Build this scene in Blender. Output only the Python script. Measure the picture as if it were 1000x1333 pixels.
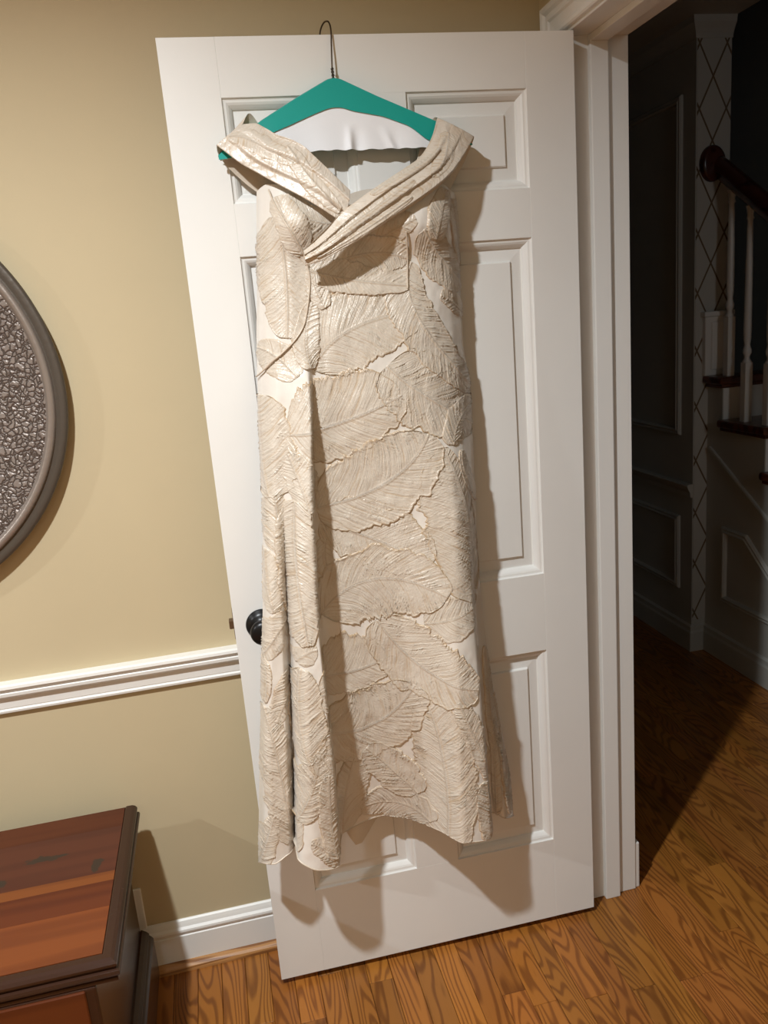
import bpy, bmesh, math, random
import numpy as np
from mathutils import Vector

for o in list(bpy.data.objects):
    bpy.data.objects.remove(o, do_unlink=True)
SC = bpy.context.scene
COL = SC.collection
PI = math.pi

# ------------------------------------------------------------------ camera
CAM_LOC = np.array([-0.7934, -1.7887, 1.5300])
YAW, PITCH, ROLL, FPX = 0.2010, 0.2378, -0.0841, 1044.66      # focal length in pixels of the 1000 px wide frame
def cam_axes():
    f = np.array([math.sin(YAW)*math.cos(PITCH), math.cos(YAW)*math.cos(PITCH), -math.sin(PITCH)])
    r = np.array([math.cos(YAW), -math.sin(YAW), 0]); u = np.cross(r, f)
    c, s = math.cos(ROLL), math.sin(ROLL)
    return c*r+s*u, -s*r+c*u, f
cam = bpy.data.objects.new('camera', bpy.data.cameras.new('camera'))
COL.objects.link(cam)
from mathutils import Matrix
_r, _u, _f = cam_axes()
_m = Matrix((( _r[0], _u[0], -_f[0], CAM_LOC[0]), (_r[1], _u[1], -_f[1], CAM_LOC[1]), (_r[2], _u[2], -_f[2], CAM_LOC[2]), (0, 0, 0, 1)))
cam.matrix_world = _m
cam.data.sensor_fit = 'HORIZONTAL'; cam.data.sensor_width = 36.0
cam.data.lens = 36.0*FPX/1000.0
cam.data.clip_start = 0.02
SC.camera = cam

# ------------------------------------------------------------------ world, lamps, exposure
wd = bpy.data.worlds.new('night'); SC.world = wd; wd.use_nodes = True
wd.node_tree.nodes['Background'].inputs[0].default_value = (0.55, 0.62, 0.75, 1)
wd.node_tree.nodes['Background'].inputs[1].default_value = 0.0015
def can_or_fill_lamp(loc, power, col, size=0.13):
    l = bpy.data.lights.new('recessed_or_fill_lamp', 'AREA'); l.shape = 'DISK'; l.size = size
    l.energy = power; l.color = col; l.spread = math.radians(158)
    o = bpy.data.objects.new('recessed_or_fill_lamp', l); COL.objects.link(o); o.location = loc
    return o
CEIL = 2.56
can_or_fill_lamp((-1.27, -1.30, 2.53), 50, (0.935, 0.98, 1.0), 0.075)      # the lamp that throws the sharp shadows
can_or_fill_lamp((-3.50, -1.30, 2.53), 44, (0.945, 0.985, 1.0), 0.08)      # its neighbour further along the room
can_or_fill_lamp((-1.20, -3.40, 2.53), 9, (0.945, 0.985, 1.0), 0.08)      # unseen fill lamp added behind the camera to lighten the shadows
can_or_fill_lamp((-3.50, -3.40, 2.53), 9, (0.945, 0.985, 1.0), 0.08)  # another added fill lamp out of view, further to the left
hl = bpy.data.lights.new('hall_lamp', 'AREA'); hl.shape = 'DISK'; hl.size = .5; hl.energy = 1.1; hl.color = (.90, .96, 1.0)      # weak cool light from the near end of the hall
ho = bpy.data.objects.new('hall_lamp', hl); COL.objects.link(ho); hl.spread = math.radians(75); ho.location = (.55, -3.2, 2.25); ho.rotation_euler = (math.radians(76), 0, math.radians(-6))
SC.view_settings.view_transform = 'Standard'
SC.view_settings.look = 'None'
SC.view_settings.gamma = 1.0
SC.view_settings.use_curve_mapping = False
SC.view_settings.exposure = 0.0

# ------------------------------------------------------------------ materials
def material(name):
    m = bpy.data.materials.new(name); m.use_nodes = True
    nt = m.node_tree; nt.nodes.clear()
    out = nt.nodes.new('ShaderNodeOutputMaterial'); b = nt.nodes.new('ShaderNodeBsdfPrincipled')
    nt.links.new(b.outputs[0], out.inputs[0])
    return m, nt, b
def nd(nt, typ, **kw):
    n = nt.nodes.new('ShaderNode'+typ)
    for k, v in kw.items():
        if k.startswith('i_'):
            key = k[2:]
            key = int(key) if key.isdigit() else key
            n.inputs[key].default_value = v
        else: setattr(n, k, v)
    return n
def lk(nt, a, b): nt.links.new(a, b)
def math_n(nt, op, a, b=None, clamp=False):
    n = nt.nodes.new('ShaderNodeMath'); n.operation = op; n.use_clamp = clamp
    for i, v in enumerate((a, b)):
        if v is None: continue
        if isinstance(v, (int, float)): n.inputs[i].default_value = v
        else: nt.links.new(v, n.inputs[i])
    return n.outputs[0]
def mixc(nt, fac, a, b):
    n = nt.nodes.new('ShaderNodeMix'); n.data_type = 'RGBA'
    for sock, v in ((n.inputs[0], fac), (n.inputs[6], a), (n.inputs[7], b)):
        if isinstance(v, (int, float)): sock.default_value = v
        elif isinstance(v, tuple): sock.default_value = (*v, 1) if len(v) == 3 else v
        else: nt.links.new(v, sock)
    return n.outputs[2]
def mapped(nt, scale, coord='Object', rand=0.0):
    tc = nd(nt, 'TexCoord'); mp = nd(nt, 'Mapping'); mp.inputs['Scale'].default_value = scale
    lk(nt, tc.outputs[coord], mp.inputs[0])
    if rand:
        oi = nd(nt, 'ObjectInfo'); v = math_n(nt, 'MULTIPLY', oi.outputs['Random'], rand)
        cb = nd(nt, 'CombineXYZ'); lk(nt, v, cb.inputs[0]); lk(nt, math_n(nt, 'MULTIPLY', v, 1.7), cb.inputs[1]); lk(nt, math_n(nt, 'MULTIPLY', v, .6), cb.inputs[2])
        lk(nt, cb.outputs[0], mp.inputs[1])
    return mp.outputs[0]
def noise(nt, vec, scale, detail=2.0, rough=.5):
    n = nd(nt, 'TexNoise'); n.inputs['Scale'].default_value = scale; n.inputs['Detail'].default_value = detail; n.inputs['Roughness'].default_value = rough
    lk(nt, vec, n.inputs['Vector']); return n.outputs[0]
def bump(nt, b, h, strength, dist=.001):
    n = nd(nt, 'Bump'); n.inputs['Strength'].default_value = strength; n.inputs['Distance'].default_value = dist
    lk(nt, h, n.inputs['Height']); lk(nt, n.outputs[0], b.inputs['Normal'])
def flat(name, col, rough=.5, metal=0.0, spec=.5, bmp=0, bscale=200):
    m, nt, b = material(name)
    v = mapped(nt, (1, 1, 1)); n = noise(nt, v, 6, 3)
    lo = tuple(c*.965 for c in col); hi = tuple(min(1, c*1.03) for c in col)
    lk(nt, mixc(nt, n, lo, hi), b.inputs['Base Color'])
    b.inputs['Roughness'].default_value = rough; b.inputs['Metallic'].default_value = metal; b.inputs['Specular IOR Level'].default_value = spec
    if bmp: bump(nt, b, noise(nt, v, bscale, 2), bmp, .001)
    return m
def wood(name, light, dark, rings, sx, sy, rough=.35, spec=.5, tint=True, axis='y', rand=40.0, contrast=.85, bmp=.15, knots=None, pore=.35):
    """figure drawn by the contours of a noise stretched along the board"""
    m, nt, b = material(name)
    sc = (sx, sy, sx) if axis == 'y' else ((sy, sx, sx) if axis == 'x' else (sx, sx, sy))
    v = mapped(nt, sc, rand=rand)
    n = noise(nt, v, 1.0, 1.6, .45)
    s = math_n(nt, 'SINE', math_n(nt, 'MULTIPLY', n, rings))
    s = math_n(nt, 'MULTIPLY_ADD', s, .5); s.node.inputs[2].default_value = .5
    ramp = nd(nt, 'ValToRGB'); lk(nt, s, ramp.inputs[0])
    ramp.color_ramp.elements[0].position = .05; ramp.color_ramp.elements[1].position = .55
    f = k = sc
    fine = mapped(nt, tuple(q*(22 if q == max(sc) else 12) for q in sc), rand=rand)
    nf = noise(nt, fine, 1.0, 2, .6)
    fac = math_n(nt, 'MULTIPLY', math_n(nt, 'SUBTRACT', 1.0, ramp.outputs[0]), contrast)
    fac = math_n(nt, 'ADD', fac, math_n(nt, 'MULTIPLY', math_n(nt, 'SUBTRACT', nf, .5), pore), True)
    c = mixc(nt, fac, light, dark)
    if tint:
        oi = nd(nt, 'ObjectInfo'); mx = nd(nt, 'Mix'); mx.data_type = 'RGBA'; mx.blend_type = 'MULTIPLY'; mx.inputs[0].default_value = 1
        lk(nt, c, mx.inputs[6]); lk(nt, oi.outputs['Color'], mx.inputs[7]); c = mx.outputs[2]
    if knots:
        tc = nd(nt, 'TexCoord'); jit = nd(nt, 'TexNoise'); jit.inputs['Scale'].default_value = 45
        lk(nt, tc.outputs['Object'], jit.inputs['Vector'])
        for (kx, ky, rx, ry) in knots:
            sub = nd(nt, 'VectorMath', operation='SUBTRACT'); lk(nt, tc.outputs['Object'], sub.inputs[0]); sub.inputs[1].default_value = (kx, ky, 0)
            dv = nd(nt, 'VectorMath', operation='MULTIPLY'); lk(nt, sub.outputs[0], dv.inputs[0]); dv.inputs[1].default_value = (1/rx, 1/ry, 0)
            ln = nd(nt, 'VectorMath', operation='LENGTH'); lk(nt, dv.outputs[0], ln.inputs[0])
            q = math_n(nt, 'ADD', ln.outputs['Value'], math_n(nt, 'MULTIPLY', math_n(nt, 'SUBTRACT', jit.outputs[0], .5), 2.2))
            mr = nd(nt, 'MapRange'); lk(nt, q, mr.inputs[0]); mr.inputs[1].default_value = 1.15; mr.inputs[2].default_value = .8
            c = mixc(nt, mr.outputs[0], c, (.035, .022, .015))
    lk(nt, c, b.inputs['Base Color']); b.inputs['Roughness'].default_value = rough; b.inputs['Specular IOR Level'].default_value = spec
    bump(nt, b, fac, bmp, .0006)
    return m

M_BEIGE = flat('beige_wall_paint', (.540, .448, .285), .75, bmp=.12, bscale=260)
M_WHITE = flat('white_gloss_paint', (.800, .790, .760), .38, bmp=.06, bscale=120)
M_DOOR = flat('white_door_paint', (.790, .785, .760), .42, bmp=.10, bscale=140)
M_CEIL = flat('ceiling_paint', (.80, .77, .71), .9)
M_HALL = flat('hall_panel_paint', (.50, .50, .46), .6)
M_BLACKM = flat('black_bronze', (.012, .012, .013), .32, .55)
M_BRASS = flat('tarnished_brass', (.20, .14, .09), .4, .8)
M_WIRE = flat('hanger_wire', (.10, .075, .05), .38, .9)
M_PLASTIC = flat('switch_plate_plastic', (.80, .78, .73), .45)
M_OAK = wood('oak_strip_floor', (.370, .140, .027), (.140, .042, .009), 125, 12, 1.8, .33, spec=.35, contrast=.7, pore=.32)
M_OAKX = wood('oak_shoe_moulding', (.45, .22, .075), (.20, .075, .02), 40, 40, 2.0, .35, tint=False, axis='x')
M_CEDAR = wood('cedar_board', (.135, .040, .0135), (.078, .020, .009), 12, 20, 1.2, .22, spec=.3, axis='x', contrast=.5, pore=.25)
M_CEDARK = wood('cedar_knotty_board', (.082, .0225, .012), (.055, .015, .009), 12, 18, 1.2, .26, spec=.3, axis='x', contrast=.55, pore=.35, tint=False,
                knots=[(-1.250, -.207, .036, .012), (-1.222, -.206, .030, .005), (-1.322, -.262, .015, .012), (-1.137, -.262, .011, .02)])
M_WALNUT = flat('dark_chest_stain', (.034, .0135, .007), .27, spec=.35)
M_STAIRWOOD = wood('stair_tread_wood', (.13, .035, .014), (.05, .014, .006), 20, 20, 2.0, .3, tint=False, axis='x')
M_RAIL = wood('handrail_wood', (.075, .020, .012), (.03, .008, .005), 16, 20, 2.0, .25, tint=False)

def plate_material():
    m, nt, b = material('crackled_pewter')
    v = mapped(nt, (1, 1, 1)); j = noise(nt, v, 60, 3)
    tc = nd(nt, 'TexCoord'); mv = nd(nt, 'MixRGB' if False else 'VectorMath', operation='ADD')
    nn = nd(nt, 'TexNoise'); nn.inputs['Scale'].default_value = 55; lk(nt, v, nn.inputs['Vector'])
    sc = nd(nt, 'VectorMath', operation='SCALE'); lk(nt, nn.outputs['Color'], sc.inputs[0]); sc.inputs['Scale'].default_value = .020
    lk(nt, v, mv.inputs[0]); lk(nt, sc.outputs[0], mv.inputs[1])
    vo = nd(nt, 'TexVoronoi', feature='DISTANCE_TO_EDGE'); vo.inputs['Scale'].default_value = 88; lk(nt, mv.outputs[0], vo.inputs['Vector'])
    mr = nd(nt, 'MapRange'); lk(nt, vo.outputs['Distance'], mr.inputs[0]); mr.inputs[1].default_value = .02; mr.inputs[2].default_value = .22
    c = mixc(nt, mr.outputs[0], (.075, .055, .045), mixc(nt, noise(nt, v, 25, 4), (.17, .14, .125), (.38, .33, .30)))
    lk(nt, c, b.inputs['Base Color']); b.inputs['Metallic'].default_value = .45; b.inputs['Roughness'].default_value = .42
    bump(nt, b, mr.outputs[0], .7, .0025)
    return m
M_PLATE = plate_material()
M_PLATERIM = flat('aged_pewter_rim', (.30, .255, .225), .36, .5, bmp=.5, bscale=90)
M_PLATEEDGE = flat('dark_pewter_edge', (.095, .078, .062), .42, .4, bmp=.5, bscale=90)

def gown_material(name, base, tan, rough, tintable=True, fine=.35, streak=0.0):
    m, nt, b = material(name)
    v = mapped(nt, (1, 1, 1))
    at = nd(nt, 'Attribute', attribute_name='tint') ; at.attribute_type = 'GEOMETRY'
    blot = noise(nt, v, 14, 3, .6)
    c = mixc(nt, blot, tuple(k*.93 for k in base), tuple(min(1, k*1.05) for k in base))
    if tintable:
        f = math_n(nt, 'MULTIPLY', at.outputs['Fac'], 1.0, True)
        c = mixc(nt, f, c, tan)
    lk(nt, c, b.inputs['Base Color'])
    b.inputs['Roughness'].default_value = rough; b.inputs['Specular IOR Level'].default_value = .75
    b.inputs['Sheen Weight'].default_value = .15; b.inputs['Sheen Roughness'].default_value = .4
    h = math_n(nt, 'ADD', noise(nt, v, 210, 3, .65), math_n(nt, 'MULTIPLY', noise(nt, v, 55, 2), 1.2))
    if streak:
        fl = nd(nt, 'Attribute', attribute_name='flow'); fl.attribute_type = 'GEOMETRY'
        st = noise(nt, fl.outputs['Vector'], 1.0, 3.0, .62)
        h = math_n(nt, 'ADD', h, math_n(nt, 'MULTIPLY', st, streak))
        mr = nd(nt, 'MapRange'); lk(nt, st, mr.inputs[0]); mr.inputs[1].default_value = .46; mr.inputs[2].default_value = .30
        lk(nt, mixc(nt, math_n(nt, 'MULTIPLY', mr.outputs[0], .55), c, tan), b.inputs['Base Color'])
    bump(nt, b, h, fine, .0016 if streak else .0012)
    return m
M_SATIN = gown_material('ivory_satin', (.745, .700, .640), (.56, .43, .28), .27, fine=.16)
M_LEAF = gown_material('champagne_leaf_weave', (.655, .588, .502), (.44, .290, .145), .30, fine=.5, streak=2.6)
M_BAND = gown_material('champagne_neck_band', (.660, .592, .508), (.46, .31, .17), .30, fine=.4, streak=2.0)
M_LINING = flat('champagne_lining', (.48, .38, .28), .6)
M_TEAL = flat('teal_paper', (.000, .335, .285), .5)
M_PAPER = flat('white_paper', (.86, .87, .90), .7, bmp=.1)

def trellis_material():
    m, nt, b = material('trellis_wallpaper')
    tc = nd(nt, 'TexCoord'); sp = nd(nt, 'SeparateXYZ'); lk(nt, tc.outputs['Object'], sp.inputs[0])
    a = math_n(nt, 'DIVIDE', sp.outputs[0], .114); c = math_n(nt, 'DIVIDE', sp.outputs[2], .224)
    fs = []
    for op in ('ADD', 'SUBTRACT'):
        s = math_n(nt, op, a, c); fr = math_n(nt, 'FRACT', s); d = math_n(nt, 'ABSOLUTE', math_n(nt, 'SUBTRACT', fr, .5))
        fs.append(math_n(nt, 'GREATER_THAN', d, .466))
    f = math_n(nt, 'MAXIMUM', fs[0], fs[1])
    lk(nt, mixc(nt, f, (.52, .51, .47), (.16, .11, .06)), b.inputs['Base Color']); b.inputs['Roughness'].default_value = .8
    return m
M_TRELLIS = trellis_material()

# ------------------------------------------------------------------ helpers
def props(o, label=None, cat=None, group=None, kind=None):
    if label: o['label'] = label
    if cat: o['category'] = cat
    if group: o['group'] = group
    if kind: o['kind'] = kind
    return o
def wloc(o):
    v = Vector((0, 0, 0))
    while o is not None: v += o.location; o = o.parent
    return np.array(v)
def thing(name, loc, label, cat, group=None, kind=None):
    o = bpy.data.objects.new(name, None); COL.objects.link(o); o.location = loc; o.empty_display_size = .05
    return props(o, label, cat, group, kind)
def mesh(name, V, F, mat, parent=None, smooth=False, tint=None, origin=None, label=None, flow=None):
    """one mesh object from world-space points"""
    V = np.asarray(V, float)
    org = np.asarray(origin, float) if origin is not None else (wloc(parent) if parent is not None else (V.min(0)+V.max(0))/2*[1, 1, 0]+[0, 0, V[:, 2].min()])
    me = bpy.data.meshes.new(name)
    me.from_pydata((V-org).tolist(), [], F if isinstance(F, list) else F.tolist()); me.update()
    if tint is not None:
        a = me.attributes.new('tint', 'FLOAT', 'POINT'); a.data.foreach_set('value', np.asarray(tint, np.float32))
    if flow is not None:
        a = me.attributes.new('flow', 'FLOAT_VECTOR', 'POINT'); a.data.foreach_set('vector', np.asarray(flow, np.float32).ravel())
    if smooth: me.polygons.foreach_set('use_smooth', [True]*len(me.polygons))
    me.materials.append(mat)
    o = bpy.data.objects.new(name, me); COL.objects.link(o)
    if parent is not None: o.parent = parent; o.location = Vector(org-wloc(parent))
    else: o.location = Vector(org)
    if label: o['label'] = label
    return o
def box(x0, x1, y0, y1, z0, z1, bev=0.0, seg=2):
    bm = bmesh.new(); bmesh.ops.create_cube(bm, size=1)
    for v in bm.verts: v.co = Vector(((x0+x1)/2+v.co.x*(x1-x0), (y0+y1)/2+v.co.y*(y1-y0), (z0+z1)/2+v.co.z*(z1-z0)))
    if bev: bmesh.ops.bevel(bm, geom=list(bm.edges), offset=bev, segments=seg, affect='EDGES', profile=.6)
    bm.verts.index_update()
    V = np.array([v.co[:] for v in bm.verts]); F = [[v.index for v in f.verts] for f in bm.faces]; bm.free()
    return V, F
def join(*parts):
    Vs, Fs, n = [], [], 0
    for V, F in parts:
        Vs.append(np.asarray(V)); Fs += [[i+n for i in f] for f in (F if isinstance(F, list) else F.tolist())]; n += len(V)
    return np.concatenate(Vs), Fs
def grid_faces(nr, nc, close_c=False, flip=False):
    F = []
    for i in range(nr-1):
        for j in range(nc if close_c else nc-1):
            a, b, c, d = i*nc+j, i*nc+(j+1) % nc, (i+1)*nc+(j+1) % nc, (i+1)*nc+j
            F.append([d, c, b, a] if flip else [a, b, c, d])
    return F
def sweep(path, prof, out, up, closed=False):
    """profile (o, h) swept along a planar polyline with mitred corners; out = function(i) -> outward unit vector of segment i"""
    path = [np.asarray(q, float) for q in path]; n = len(path); up = np.asarray(up, float)
    segs = n if closed else n-1
    outs = []
    for i in range(segs):
        d = path[(i+1) % n]-path[i]; d /= np.linalg.norm(d); o = np.cross(d, up)*out; outs.append(o/np.linalg.norm(o))
    V = []
    for i in range(n):
        if closed: a, b = outs[i-1], outs[i]
        else: a, b = outs[max(i-1, 0)], outs[min(i, segs-1)]
        mt = (a+b)/(1+float(a@b))
        for (o_, h_) in prof: V.append(path[i]+mt*o_+up*h_)
    k = len(prof); F = []
    for i in range(segs):
        for j in range(k):
            a, b = i*k+j, i*k+(j+1) % k; c, d = ((i+1) % n)*k+(j+1) % k, ((i+1) % n)*k+j
            F.append([a, b, c, d])
    if not closed: F += [list(range(k))[::-1], [(n-1)*k+j for j in range(k)]]
    return np.array(V), F
def lathe(prof, origin, axis, seg=48):
    """prof: (radius, distance along axis)"""
    axis = np.asarray(axis, float)/np.linalg.norm(axis); t = np.array([0, 0, 1.]) if abs(axis[2]) < .9 else np.array([1., 0, 0])
    e1 = np.cross(axis, t); e1 /= np.linalg.norm(e1); e2 = np.cross(axis, e1)
    V = [np.asarray(origin)+axis*h+(e1*math.cos(2*PI*k/seg)+e2*math.sin(2*PI*k/seg))*max(r, 1e-5) for r, h in prof for k in range(seg)]
    return np.array(V), grid_faces(len(prof), seg, True)
def tube(path, r, seg=10):
    P = np.array(path, float); n = len(P); T = np.gradient(P, axis=0); T /= np.linalg.norm(T, axis=1)[:, None]
    ref = np.array([0, 0, 1.]) if abs(T[0][2]) < .9 else np.array([1., 0, 0])
    e = np.cross(T[0], ref); e /= np.linalg.norm(e); V = []
    rr = r if hasattr(r, '__len__') else [r]*n
    for i in range(n):
        e = e-T[i]*(e@T[i]); e /= np.linalg.norm(e); f = np.cross(T[i], e)
        V += [P[i]+(e*math.cos(2*PI*k/seg)+f*math.sin(2*PI*k/seg))*rr[i] for k in range(seg)]
    F = grid_faces(n, seg, True)+[list(range(seg))[::-1], [(n-1)*seg+k for k in range(seg)]]
    return np.array(V), F
def prism(poly, lo, hi, plane):
    """polygon extruded from lo to hi; plane 'yz' extrudes along x, 'xz' along y, 'xy' along z"""
    n = len(poly); V = []
    for w_ in (lo, hi):
        for a, b in poly: V.append((w_, a, b) if plane == 'yz' else (a, w_, b) if plane == 'xz' else (a, b, w_))
    F = [list(range(n)), [n+i for i in range(n)][::-1]]+[[i, n+i, n+(i+1) % n, (i+1) % n] for i in range(n)]
    return np.array(V, float), F
def pchip_path(pts, n): return pchip(np.array(pts, float), n)

def pchip(Y, n):
    """monotone cubic resampling of the rows of Y (k,...) at n uniform positions"""
    Y = np.asarray(Y, float); k = len(Y); d = np.diff(Y, axis=0)
    m = np.zeros_like(Y)
    a, b = d[:-1], d[1:]
    same = (a*b) > 0
    m[1:-1] = np.where(same, 2*a*b/np.where(same, a+b, 1), 0)
    m[0], m[-1] = d[0], d[-1]
    x = np.linspace(0, k-1, n); i = np.minimum(x.astype(int), k-2)
    t = (x-i).reshape((-1,)+(1,)*(Y.ndim-1))
    return ((2*t**3-3*t**2+1)*Y[i] + (t**3-2*t**2+t)*m[i] + (-2*t**3+3*t**2)*Y[i+1] + (t**3-t**2)*m[i+1])
class Cloth:
    """the front of the gown: rows x columns of (across, height, distance from the door face)"""
    NA, NR = 321, 441
    def __init__(s, rows):
        G = pchip(np.asarray(rows, float), s.NR)
        s.G = np.swapaxes(pchip(np.swapaxes(G, 0, 1), s.NA), 0, 1)
    def at(s, a, r):
        x = np.clip(np.asarray(a)*(s.NA-1), 0, s.NA-1.001); y = np.clip(np.asarray(r)*(s.NR-1), 0, s.NR-1.001)
        i, j = x.astype(int), y.astype(int); fx, fy = (x-i)[..., None], (y-j)[..., None]; G = s.G
        return (G[j, i]*(1-fx)*(1-fy)+G[j, i+1]*fx*(1-fy)+G[j+1, i]*(1-fx)*fy+G[j+1, i+1]*fx*fy)
    def inv(s, u, z):
        u = np.asarray(u, float); z = np.asarray(z, float)
        r = np.full(u.shape, .5); a = np.full(u.shape, .5); e = .004
        for it in range(40):
            P = s.at(a, r); Pr = s.at(a, np.clip(r+e, 0, 1)); Pm = s.at(a, np.clip(r-e, 0, 1))
            g = (Pr-Pm)[..., 1]/(np.clip(r+e, 0, 1)-np.clip(r-e, 0, 1)); r = np.clip(r+.8*np.clip((z-P[..., 1])/g, -.3, .3), -.0, 1)
            P = s.at(a, r); Pr = s.at(np.clip(a+e, 0, 1), r); Pm = s.at(np.clip(a-e, 0, 1), r)
            g = (Pr-Pm)[..., 0]/(np.clip(a+e, 0, 1)-np.clip(a-e, 0, 1)); a = np.clip(a+.7*np.clip((u-P[..., 0])/g, -.3, .3), 0, 1)
        return a, r

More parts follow.
